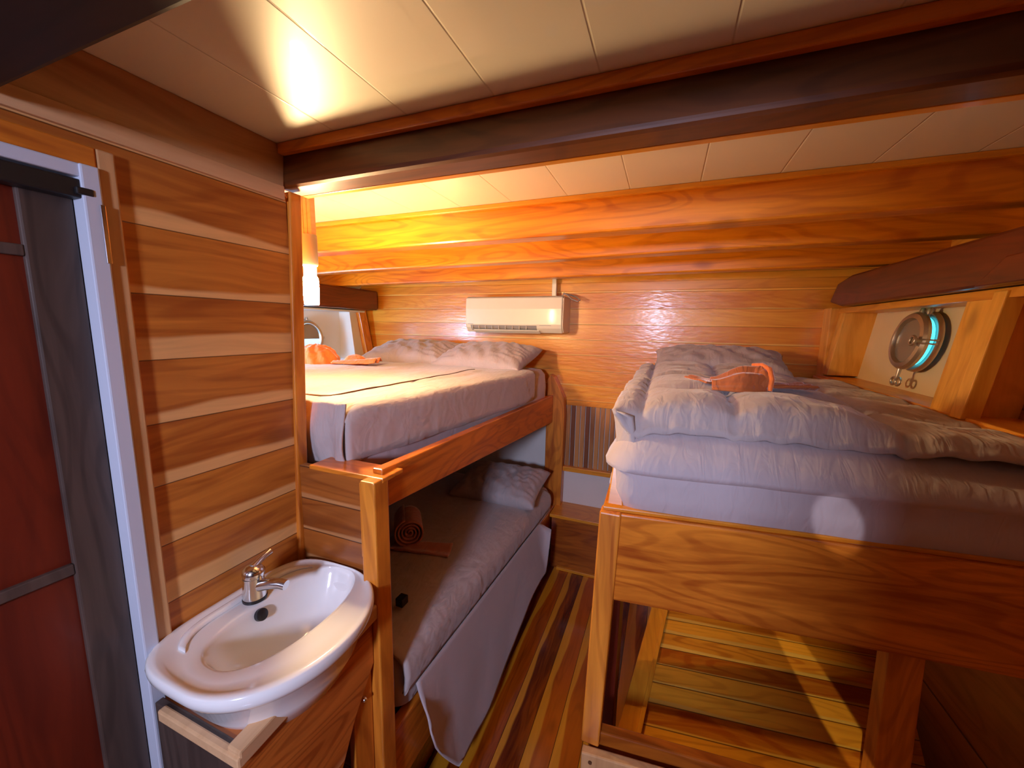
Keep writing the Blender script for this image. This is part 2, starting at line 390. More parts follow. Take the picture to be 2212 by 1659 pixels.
# right-hand windowed bay
w1 = struct(empty('window_1', (.85, 2.0, -.25)))
def lean(x0, x1, y0, y1, z0, z1, k=.13):
    return [(x0 + k * (z0 + .2), y0, z0), (x1 + k * (z0 + .2), y0, z0), (x1 + k * (z0 + .2), y1, z0), (x0 + k * (z0 + .2), y1, z0),
            (x0 + k * (z1 + .2), y0, z1), (x1 + k * (z1 + .2), y0, z1), (x1 + k * (z1 + .2), y1, z1), (x0 + k * (z1 + .2), y1, z1)]
hexa('back_panel', lean(.93, .95, 1.62, 2.56, -.23, .14), M['hullwhite'], w1, 0)
hexa('far_jamb', lean(.80, .935, 2.49, 2.56, -.22, .12), M['zhull'], w1)
hexa('near_jamb', lean(.80, .935, 1.50, 1.62, -.235, .12), M['zhull'], w1)
hexa('jamb_edge', lean(.788, .83, 1.455, 1.502, -.235, .12), M['zhull'], w1)
hexa('head_board', lean(.795, .94, .30, 2.56, .10, .128), M['yhull'], w1)
box('sill', (.795, .95), (-.5, 2.62), (-.255, -.228), M['yhull'], w1, .004)
box('sill_nosing', (.775, .80), (-.5, 2.62), (-.262, -.236), M['yhull'], w1, .004)
struct(box('trim_6', (.80, 1.06), (2.56, 2.66), (-.25, .13), M['zhull'], bevel=.003))
w3 = struct(hexa('trim_10', lean(.93, .95, .0, 1.50, -.23, .14), M['bay'], None, 0))

# left-hand windowed bay, mostly behind the partition
w2 = struct(empty('window_2', (-2.40, 2.2, -.25)))
hexa('back_panel', [(-2.43, 1.0, -.40), (-2.41, 1.0, -.40), (-2.41, 2.45, -.40), (-2.43, 2.45, -.40), (-2.48, 1.0, .10), (-2.46, 1.0, .10), (-2.46, 2.45, .10), (-2.48, 2.45, .10)], M['white'], w2, 0)
hexa('far_jamb', [(-2.42, 2.40, -.40), (-2.27, 2.42, -.40), (-2.29, 2.56, -.40), (-2.42, 2.56, -.40), (-2.46, 2.40, .10), (-2.33, 2.42, .10), (-2.35, 2.56, .10), (-2.46, 2.56, .10)], M['white'], w2)
hexa('jamb_edge', [(-2.30, 2.55, -.40), (-2.25, 2.55, -.40), (-2.25, 2.63, -.40), (-2.30, 2.63, -.40), (-2.37, 2.50, .12), (-2.31, 2.50, .12), (-2.31, 2.58, .12), (-2.37, 2.58, .12)], M['zboard'], w2)
box('head_board', (-2.46, -2.30), (.9, 2.56), (.095, .11), M['white'], w2)

# ------------------------------------------------------------------ beams
def beam(y0, y1, z0, label, x=(-2.42, 1.08), z0l=None, mat='beam', bev=.008):
    z0l = z0 if z0l is None else z0l
    o = hexa('ceiling_beam', [(x[0], y0, z0l), (x[1], y0, z0), (x[1], y1, z0), (x[0], y1, z0l),
                              (x[0], y0, CE), (x[1], y0, CE), (x[1], y1, CE), (x[0], y1, CE)], M[mat], None, bev)
    return tag(o, label, 'beam', 'cabin ceiling beams')
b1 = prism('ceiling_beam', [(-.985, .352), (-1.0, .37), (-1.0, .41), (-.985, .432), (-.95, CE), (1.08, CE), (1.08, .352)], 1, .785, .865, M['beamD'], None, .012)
tag(b1, 'thick dark-faced ceiling beam nearest the washbasin, ending at the left partition', 'beam', 'cabin ceiling beams')
beam(1.40, 1.48, .331, 'orange varnished ceiling beam just behind the narrow white ceiling strip', z0l=.318)
beam(1.80, 1.88, .329, 'ceiling beam between the broad orange one and the thinner one over the air conditioner', z0l=.292)
beam(2.20, 2.28, .298, 'ceiling beam in front of the headboard wall, where the air conditioner pipe ends', z0l=.268)
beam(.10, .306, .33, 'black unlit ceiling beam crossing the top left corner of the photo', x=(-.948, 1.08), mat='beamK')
struct(box('trim_7', (-.949, 1.08), (.765, .785), (.425, CE), M['beam'], bevel=.003))
struct(box('trim_8', (-2.42, 1.08), (1.382, 1.40), (.433, CE), M['cleat'], bevel=.003))
struct(hexa('trim_9', [(-.985, .865, .355), (1.08, .865, .355), (1.08, .885, .355), (-.985, .885, .355), (-.985, .865, .37), (1.08, .865, .37), (1.08, .885, .37), (-.985, .885, .37)], M['cleat'], bevel=.002))
rb = prism('hull_beam', [(2.60, .16), (2.44, .13), (-1.2, .13), (-1.2, .262), (2.36, .275), (2.52, .25)], 0, .80, 1.06, M['beamY'], None, .01)
tag(rb, 'dark red-brown lengthwise hull beam above the right porthole bay', 'beam')
kb = prism('hull_knee', [(1.50, .131), (1.40, .20), (-.5, .215), (-.5, .131)], 0, .782, .80, M['beamY'], None, .004)
tag(kb, 'red-brown wooden block bolted on the hull beam at the right edge of the photo', 'block')
lb = box('hull_beam', (-2.42, -2.20), (.83, 2.60), (.115, .268), M['beamY'], None, .012)
tag(lb, 'dark lengthwise hull beam at the far left, behind the lit lamp', 'beam')

# ------------------------------------------------------------------ left bunk bed
L = empty('bunk_bed', (-1.5, 1.7, FL), 'teak double bunk bed on the left, its foot post beside the washbasin', 'bunk bed')
hexa('post', [(-.704, .735, FL), (-.652, .735, FL), (-.652, .79, FL), (-.704, .79, FL), (-.698, .735, -.392), (-.652, .735, -.392), (-.652, .79, -.392), (-.698, .79, -.392)], M['zboard'], L, .004)
box('post_cap', (-.905, -.650), (.765, .850), (-.404, -.391), M['xboard'], L, .003)
box('foot_panel', (-.95, -.712), (.772, .795), (FL, -.400), M['endp'], L, .002)
box('cleat', (-.722, -.712), (.758, .772), (-.62, -.41), M['zboard'], L, .002)
hexa('guard_rail', [(-.705, .79, -.488), (-.672, .79, -.488), (-.700, 2.58, -.655), (-.733, 2.58, -.655), (-.705, .79, -.378), (-.672, .79, -.378), (-.700, 2.58, -.462), (-.733, 2.58, -.462)], M['yboard'], L, .004)
prism('pillar', [(-.748, -1.4), (-.625, -1.4), (-.618, -.60), (-.625, -.48), (-.665, -.40), (-.70, -.335), (-.73, -.32), (-.748, -.36)], 1, 2.585, 2.66, M['zboard'], L, .004)
box('bed_base', (-2.40, -.70), (.83, 2.58), (-.50, -.47), M['step'], L, .002)
hexa('lower_rail', [(-.70, .80, -1.40), (-.665, .80, -1.40), (-.665, 2.58, -1.45), (-.70, 2.58, -1.45), (-.70, .80, -1.19), (-.665, .80, -1.19), (-.665, 2.58, -1.265), (-.70, 2.58, -1.265)], M['yboard'], L, .004)
box('lower_base', (-2.40, -.70), (.83, 2.58), (-1.32, -1.29), M['step'], L, .002)
box('toe_board', (-.78, -.74), (.80, 2.58), (FL, -1.40), M['step'], L, .002)

def wl(x, y, z): return (x, y, z - .012 * (y - .85))
def lshift(y): return .115 * max(0, 1 - (y - .85) / 1.15) ** 1.6
lm = soft_block('mattress', -2.26, -.725, .855, 2.52, [(.012, -.468), (.0, -.455), (-.004, -.36), (.004, -.28), (.03, -.248), (.07, -.240), (.3, -.238)], M['sheet'], None, r=.07, amp=.008, freq=11,
                warp=lambda x, y, z: (x - lshift(y), y, z - (.045 if z < -.40 else .028) * sstep((y - .85) / 1.7)))
tag(lm, 'mauve sheeted mattress on the upper left bunk, bare corner towards the headboard', 'mattress')
# folded comforter lying over it
def comf_left(u, v):
    # u across from the outer side (0) inwards, v lengthwise
    y = .835 + v * 1.37
    path = u * 1.62
    hang = .155
    if path < hang: x = -.712 + .006 * math.sin(y * 7); z = -.398 + path
    else:
        t = path - hang; x = -.715 - t; z = -.242 + .020 * (1 - math.exp(-t / .05))
        x -= 0
    z -= .028 * sstep((y - .85) / 1.7)
    r = .055
    if v < .05:   # rounded foot end, tucked down
        q = 1 - v / .05; z -= .03 * q * q
    seam = abs((x + .915) - .03 * math.sin(y * 5))
    if y > 1.0: z -= .010 * math.exp(-(seam / .010) ** 2) * (1 if y < 1.95 else 0)
    z += .006 * nz(x * 5, y * 4, 1) + .003 * nz(x * 16, y * 9, 4)
    return (x - lshift(y), y, z)
lc = grid('comforter', 70, 80, comf_left, M['comf'], None, solid=.02)
tag(lc, 'smooth mauve comforter spread over the upper left bunk, dark seam along its top', 'comforter')
def foot_drape(u, v):
    x = -.722 - lshift(.85) - u * .45; hang = v * .20
    z = -.243 + .018 - hang
    y = .838 - .012 * math.sin(v * PI) - .018 * nz(x * 22, v * 1.5, 2) * (.3 + v) - .008 * math.sin(x * 62 + 4 * nz(x * 5, v)) * v
    return (x, y, z)
grid('foot_flap', 90, 24, foot_drape, M['comf'], lc, solid=.006)
def seam_pt(x, y):
    return (x, y, -.2215 - .028 * sstep((y - .85) / 1.7) + .006 * nz(x * 5, y * 4, 1) + .003 * nz(x * 16, y * 9, 4))
hem = [(-1.20, .90), (-1.08, .892), (-.985, .890), (-.955, .90), (-.945, .93), (-.950, .97)] + [(-.950 - .05 * t, .97 + 1.0 * t) for t in [i / 24 for i in range(1, 25)]]
tube('hem', [seam_pt(*p) for p in hem], .0028, M['nail'], lc, 6)

def lowwarp(x, y, z): return (x, y, z - .125 * (y - .83) / 1.7)
lm2 = soft_block('mattress', -2.38, -.672, .84, 2.55, [(.015, -1.18), (.004, -1.17), (0, -1.10), (.006, -1.03), (.03, -.992), (.08, -.982), (.3, -.98)], M['sheet'], None, r=.06, amp=.005, freq=7, warp=lowwarp)
tag(lm2, 'mauve mattress on the lower left bunk, under the hanging coverlet', 'mattress')
def coverlet(u, v):
    y = .85 + v * 1.60; path = u * 1.5; lead = .14
    if path < lead:
        t = 1 - path / lead; x = -.664 + .012 * math.sin(t * PI); z = -1.00 - .115 * t
    else:
        t = path - lead; x = -.668 - t; z = -1.00 + .030 * (1 - math.exp(-t / .04))
    z -= .125 * (y - .83) / 1.7
    s1 = abs(x + .80 + .06 * (y - .85))
    z -= .006 * math.exp(-(s1 / .008) ** 2)
    s2 = abs(y - 1.0 - .25 * (-.80 - x)) if x > -1.2 else 1
    z -= .006 * math.exp(-(s2 / .008) ** 2)
    z += .005 * nz(x * 4, y * 4, 7) + .004 * nz(x * 6, y * 20, 4) * math.exp(-((y - 1.15) / .2) ** 2)
    return (x, y, z)
lc2 = grid('comforter', 60, 80, coverlet, M['comf'], None, solid=.012)
tag(lc2, 'smooth mauve comforter on the lower left bunk under the rolled towel', 'comforter')
def skirt(u, v):
    y = .90 + u * 1.30
    drop = .40 + .06 * math.sin(u * 6) - .10 * u
    # pointed near corner
    if u < .12: drop = .14 + (drop - .14) * (u / .12) ** .7
    if u > .93: drop *= 1 - .9 * ((u - .93) / .07)
    ztop = -1.112 - .125 * (y - .83) / 1.7
    z = ztop - drop * v
    x = -.655 + .075 * v + .012 * nz(y * 5, v * 2, 3) * v
    if u < .12: y = y - .02 * v
    return (x, y, z)
sk = grid('hanging_sheet', 70, 24, skirt, M['sheet2'], None, solid=.006)
tag(sk, 'mauve sheet corner hanging from the lower left bunk over the floor', 'sheet')

# ------------------------------------------------------------------ right bunk bed (its front is turned about six degrees)
ca, sa = math.cos(math.radians(6.1)), math.sin(math.radians(6.1))
def rt(u, v, z):           # u along the front, v back into the room
    return (-.119 + u * ca, .935 + u * sa * max(0, 1 - v / 1.75) + v, z)
def rbox(name, u, v, z, mat, par, bevel=.004):
    return hexa(name, [rt(u[0], v[0], z[0]), rt(u[1], v[0], z[0]), rt(u[1], v[1], z[0]), rt(u[0], v[1], z[0]),
                       rt(u[0], v[0], z[1]), rt(u[1], v[0], z[1]), rt(u[1], v[1], z[1]), rt(u[0], v[1], z[1])], mat, par, bevel)
Rb = empty('bunk_bed', (.35, 1.7, FL), 'teak bunk bed on the right with a wide front rail and open lower berth', 'bunk bed')
hexa('post', [(-.139, .915, -1.106), (-.092, .915, -1.106), (-.092, .965, -1.106), (-.139, .965, -1.106), (-.124, .93, -.45), (-.072, .93, -.45), (-.072, .975, -.45), (-.124, .975, -.45)], M['zboard'], Rb, .004)
rbox('front_rail', (.012, .93), (0, .035), (-.686, -.452), M['xboard'], Rb)
rbox('rail_cap', (.0, .93), (.010, .05), (-.452, -.441), M['cleat'], Rb, .003)
hexa('corner_brace', [(-.112, .965, -.455), (-.070, .965, -.455), (-.062, 1.10, -.455), (-.10, 1.10, -.455), (-.104, .995, -.335), (-.085, .995, -.335), (-.08, 1.10, -.335), (-.10, 1.10, -.335)], M['cleat'], Rb, .003)
hexa('side_rail', [(-.122, .97, -.60), (-.095, .97, -.60), (-.135, 2.66, -.60), (-.165, 2.66, -.60), (-.122, .97, -.455), (-.095, .97, -.455), (-.135, 2.66, -.455), (-.165, 2.66, -.455)], M['yboard'], Rb)
rbox('bed_base', (.02, .93), (.035, 1.72), (-.50, -.47), M['step'], Rb)
rbox('lower_rail', (.0, .93), (.0, .03), (-1.18, -1.082), M['step'], Rb)
rbox('kick_plank', (-.014, .93), (-.045, -.02), (-1.66, -1.108), M['zpale'], Rb)
rbox('kick_cap', (.03, .93), (-.03, .0), (-1.25, -1.135), M['step'], Rb)
hexa('middle_post', [(.530, 1.02, FL), (.610, 1.03, FL), (.610, 1.08, FL), (.530, 1.07, FL), (.505, 1.02, -.60), (.570, 1.03, -.60), (.570, 1.08, -.60), (.505, 1.07, -.60)], M['zboard'], Rb)
# slanting inner platform of the lower berth
PA = math.radians(7.4)
def pt(u, v, z): return (-.072 + u * math.cos(PA) + v * math.sin(PA), .93 - u * math.sin(PA) * .55 + v * math.cos(PA), z)
def pq(name, u, v, z, mat, par, bevel=.002):
    return hexa(name, [pt(u[0], v[0], z[0]), pt(u[1], v[0], z[0]), pt(u[1], v[1], z[0]), pt(u[0], v[1], z[0]),
                       pt(u[0], v[0], z[1]), pt(u[1], v[0], z[1]), pt(u[1], v[1], z[1]), pt(u[0], v[1], z[1])], mat, par, bevel)
for q_ in ((.03, -1.13), (.055, -1.16), (.20, -1.15)):
    p_ = rt(q_[0] - .02, -.0465, q_[1]); lathe('plug', [(.0001, .001), (.005, .001), (.005, -.002)], p_, (0, -1, 0), M['nail'], Rb, 12)
pb = [pt(.055, .07, 0)[:2], (.66, .965), (.80, 1.42), (.838, 1.75), (.838, 2.45), pt(.055, 1.60, 0)[:2]]
prism('platform_boards', pb, 2, -1.225, -1.20, M['plat'], Rb, 0)
pq('platform_edge', (.0, .052), (.07, 1.60), (-1.23, -1.195), M['platY'], Rb)
pq('platform_bead', (.052, .066), (.07, 1.60), (-1.20, -1.190), M['platY'], Rb)
box('inner_board', (-.11, -.075), (1.15, 1.32), (FL, -.60), M['red'], Rb)

def wr(x, y, z):
    v = y - .95
    if z > -.3: z -= .035 * sstep((x - .35) / .35)
    return (x, y + max(0, (x + .09)) * .105 * max(0, 1 - v / 1.5), z)
rm = soft_block('mattress', -.108, .82, .948, 2.60, [(.02, -.462), (.006, -.452), (.0, -.40), (.002, -.352), (-.016, -.342), (-.017, -.332), (.004, -.30), (.035, -.265), (.06, -.243), (.10, -.235), (.3, -.232)], M['sheet'], None, r=.075, warp=wr, amp=.006, freq=9)
tag(rm, 'mauve sheeted mattress on the right bunk above the wide wooden rail', 'mattress')

SEAMX = (-.045, .17, .50, .80)
def comf_right(u, v):
    """u: from the left hem over the side to the hull, v: from the front hem backwards"""
    path = u * 1.095; lead = .20
    y = .985 + v * 1.26
    # left side hang
    dd_ = 1
    if path < lead:
        t = 1 - path / lead
        x = -.118 + .012 * math.sin(t * PI) + .05 * max(0, 1 - v / .055) ** 2; z = -.215 - .20 * t
        side = 1
    else:
        t = (path - lead); x = -.118 + t; z = -.215 + .030 * (1 - math.exp(-t / .035)); side = 0
        # quilting
        d = min(abs(x - s - .05 * (y - 1.1) * (1 if s > 0 else 0)) for s in SEAMX)
        dv = min(abs(y - s) for s in (1.26, 1.62, 1.98))
        dd = min(d, dv); dd_ = dd
        z += .026 * (.35 + .65 * sstep(v / .10)) * (1 - math.exp(-(dd / .040) ** 1.1)) - .008 * math.exp(-(dd / .008) ** 2) + .008 * nz(x * 4, y * 4, 5)
    # puffy front roll
    if v < .075:
        q = 1 - v / .075
        if not side:
            z -= .070 * q * q * sstep((x + .118) / .06) + .006 * q * math.sin(x * 75 + 3 * nz(x * 9, 1)) * (.4 + .6 * nz(x * 6, 3) ** 2) * 1.2
            y -= .018 * math.sin(min(1, q * 1.2) * PI) * .8 * sstep((x + .118) / .06)
    if path >= lead: z -= .062 * sstep((x - .30) / .42) * sstep(v / .09 + .1)
    z += .005 * nz(x * 14, y * 14, 8) + .005 * nz(x * 9, y * 26, 12) * math.exp(-(dd_ / .09) ** 2)
    y += max(0, (x + .09)) * .105 * max(0, 1 - (y - .95) / 1.5)
    return (x, y, z)
rc = grid('comforter', 130, 130, comf_right, M['comf'], None, solid=.012)
tag(rc, 'puffy quilted mauve comforter spread over the right bunk', 'comforter')

# ------------------------------------------------------------------ pillows
def pillow(loc, l, w, h, rz, rx, label, seed, group='mauve pillows against the headboard wall', ry=0):
    vs, fs = [], []; nu, nv = 56, 40
    for sgn in (1, -1):
        for j in range(nv):
            for i in range(nu):
                u = -1 + 2 * i / (nu - 1); v = -1 + 2 * j / (nv - 1)
                e = max(0.0, (1 - abs(u) ** 2.6)) * max(0.0, (1 - abs(v) ** 2.6))
                k = e ** .42
                x = u * l / 2 * (1 - .07 * (1 - v * v)); y = v * w / 2 * (1 - .09 * (1 - u * u))
                z = sgn * h / 2 * k
                if sgn > 0:
                    wr_ = math.sin(u * 17 + v * 7 + 3 * nz(u * 2, v * 2, seed)) * .5 + nz(u * 6 + seed, v * 3, seed)
                    z += k * .010 * wr_ + k * .008 * math.sin(v * 24 + 5 * nz(u * 3, v * 2, seed + 5) + u * 6) * abs(u) ** 1.5
                vs.append((x, y, z))
        b = 0 if sgn > 0 else nu * nv
        for j in range(nv - 1):
            for i in range(nu - 1):
                q = (b + j * nu + i, b + j * nu + i + 1, b + (j + 1) * nu + i + 1, b + (j + 1) * nu + i)
                fs.append(q if sgn > 0 else q[::-1])
    me = bpy.data.meshes.new('pillow'); me.from_pydata(vs, [], fs)
    bm = bmesh.new(); bm.from_mesh(me); bmesh.ops.remove_doubles(bm, verts=bm.verts, dist=.0004); bmesh.ops.recalc_face_normals(bm, faces=bm.faces); bm.to_mesh(me); bm.free()
    for p in me.polygons: p.use_smooth = True
    me.materials.append(M['pill'])
    o = bpy.data.objects.new('pillow', me); COL.objects.link(o); o.location = loc; o.rotation_euler = (rx, ry, rz)
    return tag(o, label, 'pillow', group)
pillow((-1.08, 2.30, -.200), .64, .40, .165, math.radians(-4), math.radians(16), 'creased mauve pillow on the upper left bunk below the air conditioner', 1)
pillow((-1.66, 2.32, -.195), .66, .40, .16, math.radians(3), math.radians(14), 'mauve pillow on the upper left bunk nearest the left porthole', 2)
pillow((.265, 2.36, -.178), .66, .40, .165, math.radians(-3), math.radians(14), 'creased mauve pillow on the right bunk behind the rust towel', 3)
pillow((-.93, 2.22, -1.005), .56, .42, .17, math.radians(2), math.radians(10), 'mauve pillow in the shade on the lower left bunk', 4, group=None)

# ------------------------------------------------------------------ towels
def bundle(name, c, rx, ry, rz, mat, par, ridges=9, seed=0, tw=.0, low=.35):
    vs, fs = [], []; nu, nv = 64, 22
    for j in range(nv):
        ph = -low + (PI / 2 + low) * j / (nv - 1)
        for i in range(nu):
            a = 2 * PI * i / nu
            r = 1 + .05 * math.sin(a * ridges + ph * 3 + tw) * math.cos(ph) + .07 * nz(math.cos(a) * 6, math.sin(a) * 6, ph * 6 + seed) + .10 * nz(math.cos(a) * 2, math.sin(a) * 2, ph * 2 + seed)
            vs.append((c[0] + rx * r * math.cos(ph) * math.cos(a), c[1] + ry * r * math.cos(ph) * math.sin(a), c[2] + rz * (r * math.sin(ph))))
    for j in range(nv - 1):
        fs += [(j * nu + i, j * nu + (i + 1) % nu, (j + 1) * nu + (i + 1) % nu, (j + 1) * nu + i) for i in range(nu)]
    fs.append(tuple(range(nu))[::-1])
    return mesh(name, vs, fs, mat, par, smooth=True)
def flap(name, p0, p1, w0, w1, zh, mat, par, seed=0, nfold=3, amp=.006, up=0):
    p0, p1 = Vector(p0), Vector(p1); d = (p1 - p0); n = Vector((-d.y, d.x, 0)).normalized()
    def fn(u, v):
        w = w0 + (w1 - w0) * u
        p = p0 + d * u + n * (v - .5) * w
        z = p.z + amp * math.sin(v * nfold * PI * 2 + seed) * (.4 + u) + .004 * nz(p.x * 20, p.y * 20, seed) + up * u * u
        return (p.x, p.y, z)
    return grid(name, 26, 26, fn, mat, par, solid=zh)
T = empty('towel', (.26, 1.33, -.165), 'rust towel folded into a knot on the right bunk comforter', 'towel')
def knot(u, v):   # folded fan: a swept bundle whose pleats meet at the right
    x = .135 + u * .145; a = v * PI
    ry = .055 + .02 * math.sin(u * PI); rz = .030 + .034 * sstep(u * 1.6)
    pl = 1 + .10 * math.sin(v * 26 + u * 2)
    y = 1.315 + .03 * u - math.cos(a) * ry * pl; z = -.172 + math.sin(a) * rz * pl
    return (x, y, z)
grid('knot', 40, 70, knot, M['rust'], T, solid=.006)
bundle('fold', (.268, 1.345, -.145), .034, .058, .045, M['rust'], T, ridges=5, seed=3)
tube('band', [(.285, 1.285, -.168), (.288, 1.292, -.135), (.284, 1.31, -.108), (.27, 1.335, -.098), (.25, 1.36, -.10)], [.006, .008, .008, .007, .005], M['towel'], T)
flap('tail', (.15, 1.34, -.160), (.075, 1.42, -.158), .07, .03, .006, M['rust'], T, 1, 1, .003)
flap('tail', (.28, 1.33, -.162), (.40, 1.36, -.160), .03, .085, .007, M['rust'], T, 2, 2, .004)
T2 = empty('towel', (-1.85, 1.80, -.24), 'bright orange towel balled up on the upper left bunk beside the lamp', 'towel')
bundle('ball', (-1.96, 1.76, -.225), .13, .12, .10, M['towel'], T2, ridges=11, seed=5)
bundle('fold', (-1.72, 1.82, -.225), .075, .06, .045, M['towel'], T2, ridges=4, seed=9)
flap('tail', (-1.80, 1.74, -.222), (-1.56, 1.83, -.222), .10, .13, .008, M['towel'], T2, 4, 2, .008, .012)
T3 = empty('towel', (-1.03, 1.4, -1.01), 'dusty rose rolled towel on the lower left bunk, spiral end outwards', 'towel')
def roll(cx, cy, cz, r0, turns, ln, dirv):
    dx, dy = dirv; px, py = -dy, dx
    def fn(u, v):
        a = u * turns * 2 * PI; r = .008 + (r0 - .008) * u
        s = math.cos(a) * r; z = math.sin(a) * r
        return (cx + px * s + dx * (v * ln + .012 * (1 - u)), cy + py * s + dy * (v * ln + .012 * (1 - u)), cz + z)
    return fn
grid('roll', 150, 10, roll(-1.02, 1.37, -.938, .072, 4.2, .17, (-.62, .78)), M['dusty'], T3, solid=.007)
flap('tail', (-1.10, 1.34, -1.000), (-.84, 1.42, -1.012), .06, .10, .010, M['dusty'], T3, 2, 1, .004)
sb = box('bracket', (-.69, -.66), (.88, .915), (-.86, -.83), M['black'], None, .003)
tag(sb, 'small black block behind the bunk foot post at mattress height', 'block')
sb.location = (-.80, 1.02, -.957)

# ------------------------------------------------------------------ washbasin, faucet, vanity
BZ = -.665
OC = Vector((-.774, .560))
def outer(th):
    c, s = math.cos(th), math.sin(th)
    n = 2.1 if c > 0 else 4.2
    r = (abs(c / .187) ** n + abs(s / .206) ** n) ** (-1 / n)
    return OC.x + r * c, OC.y + r * s
def inner(th):
    c, s = math.cos(th), math.sin(th)
    n = 2.2 if c > 0 else 2.8
    r = (abs(c / .090) ** n + abs(s / .170) ** n) ** (-1 / n)
    return -.782 + r * c, .590 + r * s
Bs = empty('wash_basin', (-.77, .57, BZ - .15), 'white ceramic oval washbasin set into the wooden vanity', 'washbasin')
vs, fs = [], []; NS = 96
rings = [('o', .50, -.165), ('o', .66, -.15), ('o', .80, -.10), ('o', .88, -.045), ('o', .965, -.034), ('o', .995, -.022), ('o', 1.0, -.012), ('o', .992, -.003), ('o', .975, 0.0)]
mixr = [(.12, .000), (.2, -.004), (.5, -.006), (.85, -.006), (.95, -.009)]
bowl = [(1.0, -.014), (.97, -.024), (.90, -.05), (.80, -.078), (.62, -.102), (.40, -.114), (.2, -.118), (.11, -.120)]
for kind, s_, z in rings:
    for k in range(NS):
        x, y = outer(2 * PI * k / NS); vs.append((OC.x + (x - OC.x) * s_, OC.y + (y - OC.y) * s_, BZ + z))
for t, z in mixr:
    for k in range(NS):
        a = outer(2 * PI * k / NS); b_ = inner(2 * PI * k / NS); x = a[0] * .975 + OC.x * .025; y = a[1] * .975 + OC.y * .025
        vs.append((x + (b_[0] - x) * t, y + (b_[1] - y) * t, BZ + z))
DC = (-.765, .585)
for s_, z in bowl:
    for k in range(NS):
        x, y = inner(2 * PI * k / NS); vs.append((DC[0] + (x - DC[0]) * s_, DC[1] + (y - DC[1]) * s_, BZ + z))
nr = len(rings) + len(mixr) + len(bowl)
for j in range(nr - 1): fs += [(j * NS + k, j * NS + (k + 1) % NS, (j + 1) * NS + (k + 1) % NS, (j + 1) * NS + k) for k in range(NS)]
fs.append(tuple(range(NS))[::-1]); fs.append(tuple((nr - 1) * NS + k for k in range(NS)))
mesh('basin_body', vs, fs, M['ceramic'], Bs, smooth=True)
lathe('drain', [(.0001, .001), (.014, .001), (.019, .003), (.021, 0), (.021, -.01)], (DC[0], DC[1], BZ - .118), (0, 0, 1), M['chrome'], Bs, 24)
lathe('overflow', [(.0001, .0012), (.0125, .0012), (.014, .0), (.014, -.01)], (-.8555, .570, BZ - .028), (1, 0, .45), M['black'], Bs, 24)
def ridge(u, v):   # raised border round the tap deck
    a = (u - .5) * .31; x = -.925 + (.045 * (abs(u - .5) * 2) ** 6)
    return (x + (v - .5) * .022, .572 + a, BZ - .006 + .007 * math.sin(v * PI) * min(1, (.5 - abs(u - .5)) * 8))
grid('deck_ridge', 50, 8, ridge, M['ceramic'], Bs, solid=.003)

F = empty('faucet', (-.905, .583, BZ), 'chrome single-lever mixer tap standing on the washbasin', 'faucet')
lathe('base_ring', [(.0265, 0), (.0265, .006), (.023, .009), (.0001, .009)], (-.897, .583, BZ - .006), (0, 0, 1), M['black'], F, 28)
lathe('body', [(.0255, 0), (.026, .006), (.0235, .03), (.023, .048), (.0235, .052), (.0001, .052)], (-.897, .583, BZ + .002), (.0, 0, 1), M['chrome'], F, 32)
tube('spout', [(-.895, .584, BZ + .026), (-.872, .588, BZ + .034), (-.845, .593, BZ + .041), (-.822, .597, BZ + .044), (-.808, .600, BZ + .042)], [.016, .0145, .012, .0115, .0115], M['chrome'], F, 20)
lathe('cap', [(.023, 0), (.0245, .006), (.023, .017), (.016, .024), (.0001, .027)], (-.897, .583, BZ + .054), (.12, .1, 1), M['chrome'], F, 32)
tube('lever', [(-.897, .583, BZ + .073), (-.905, .604, BZ + .077), (-.912, .624, BZ + .078), (-.916, .642, BZ + .080)], [.010, .008, .007, .009], M['chrome'], F, 16)

V = empty('vanity_cabinet', (-.82, .60, FL), 'teak vanity cabinet carrying the white washbasin', 'cabinet')
prism('side_panel', [(.385, -.80), (.733, -.765), (.733, -.90), (.66, -1.0), (.56, -1.20), (.50, -1.40), (.45, FL), (.385, FL)], 0, -.690, -.672, M['van'], V, .002)
hexa('top_rim', [(-.695, .378, -.80), (-.660, .378, -.80), (-.655, .735, -.765), (-.695, .735, -.765), (-.695, .378, -.765), (-.660, .378, -.765), (-.655, .735, -.725), (-.695, .735, -.725)], M['pale'], V, .004)
box('front_panel', (-.93, -.69), (.385, .400), (FL, -.78), M['dark'], V, .002)
box('front_rim', (-.90, -.66), (.374, .390), (-.80, -.775), M['pale'], V, .004)
box('top_board', (-.93, -.69), (.40, .735), (-.80, -.785), M['step'], V, .002)
dr = box('cabinet_door', (-.70, -.682), (.665, .733), (FL, -.93), M['zboard'], V, .002)
lathe('latch', [(.006, 0), (.007, .004), (.004, .01), (.0001, .012)], (-.682, .70, -.985), (1, 0, 0), M['chrome'], dr, 16)
tube('drain_pipe', [(-.74, .655, -1.02), (-.74, .655, -1.4), (-.74, .655, FL + .0)], .011, M['white'], V)

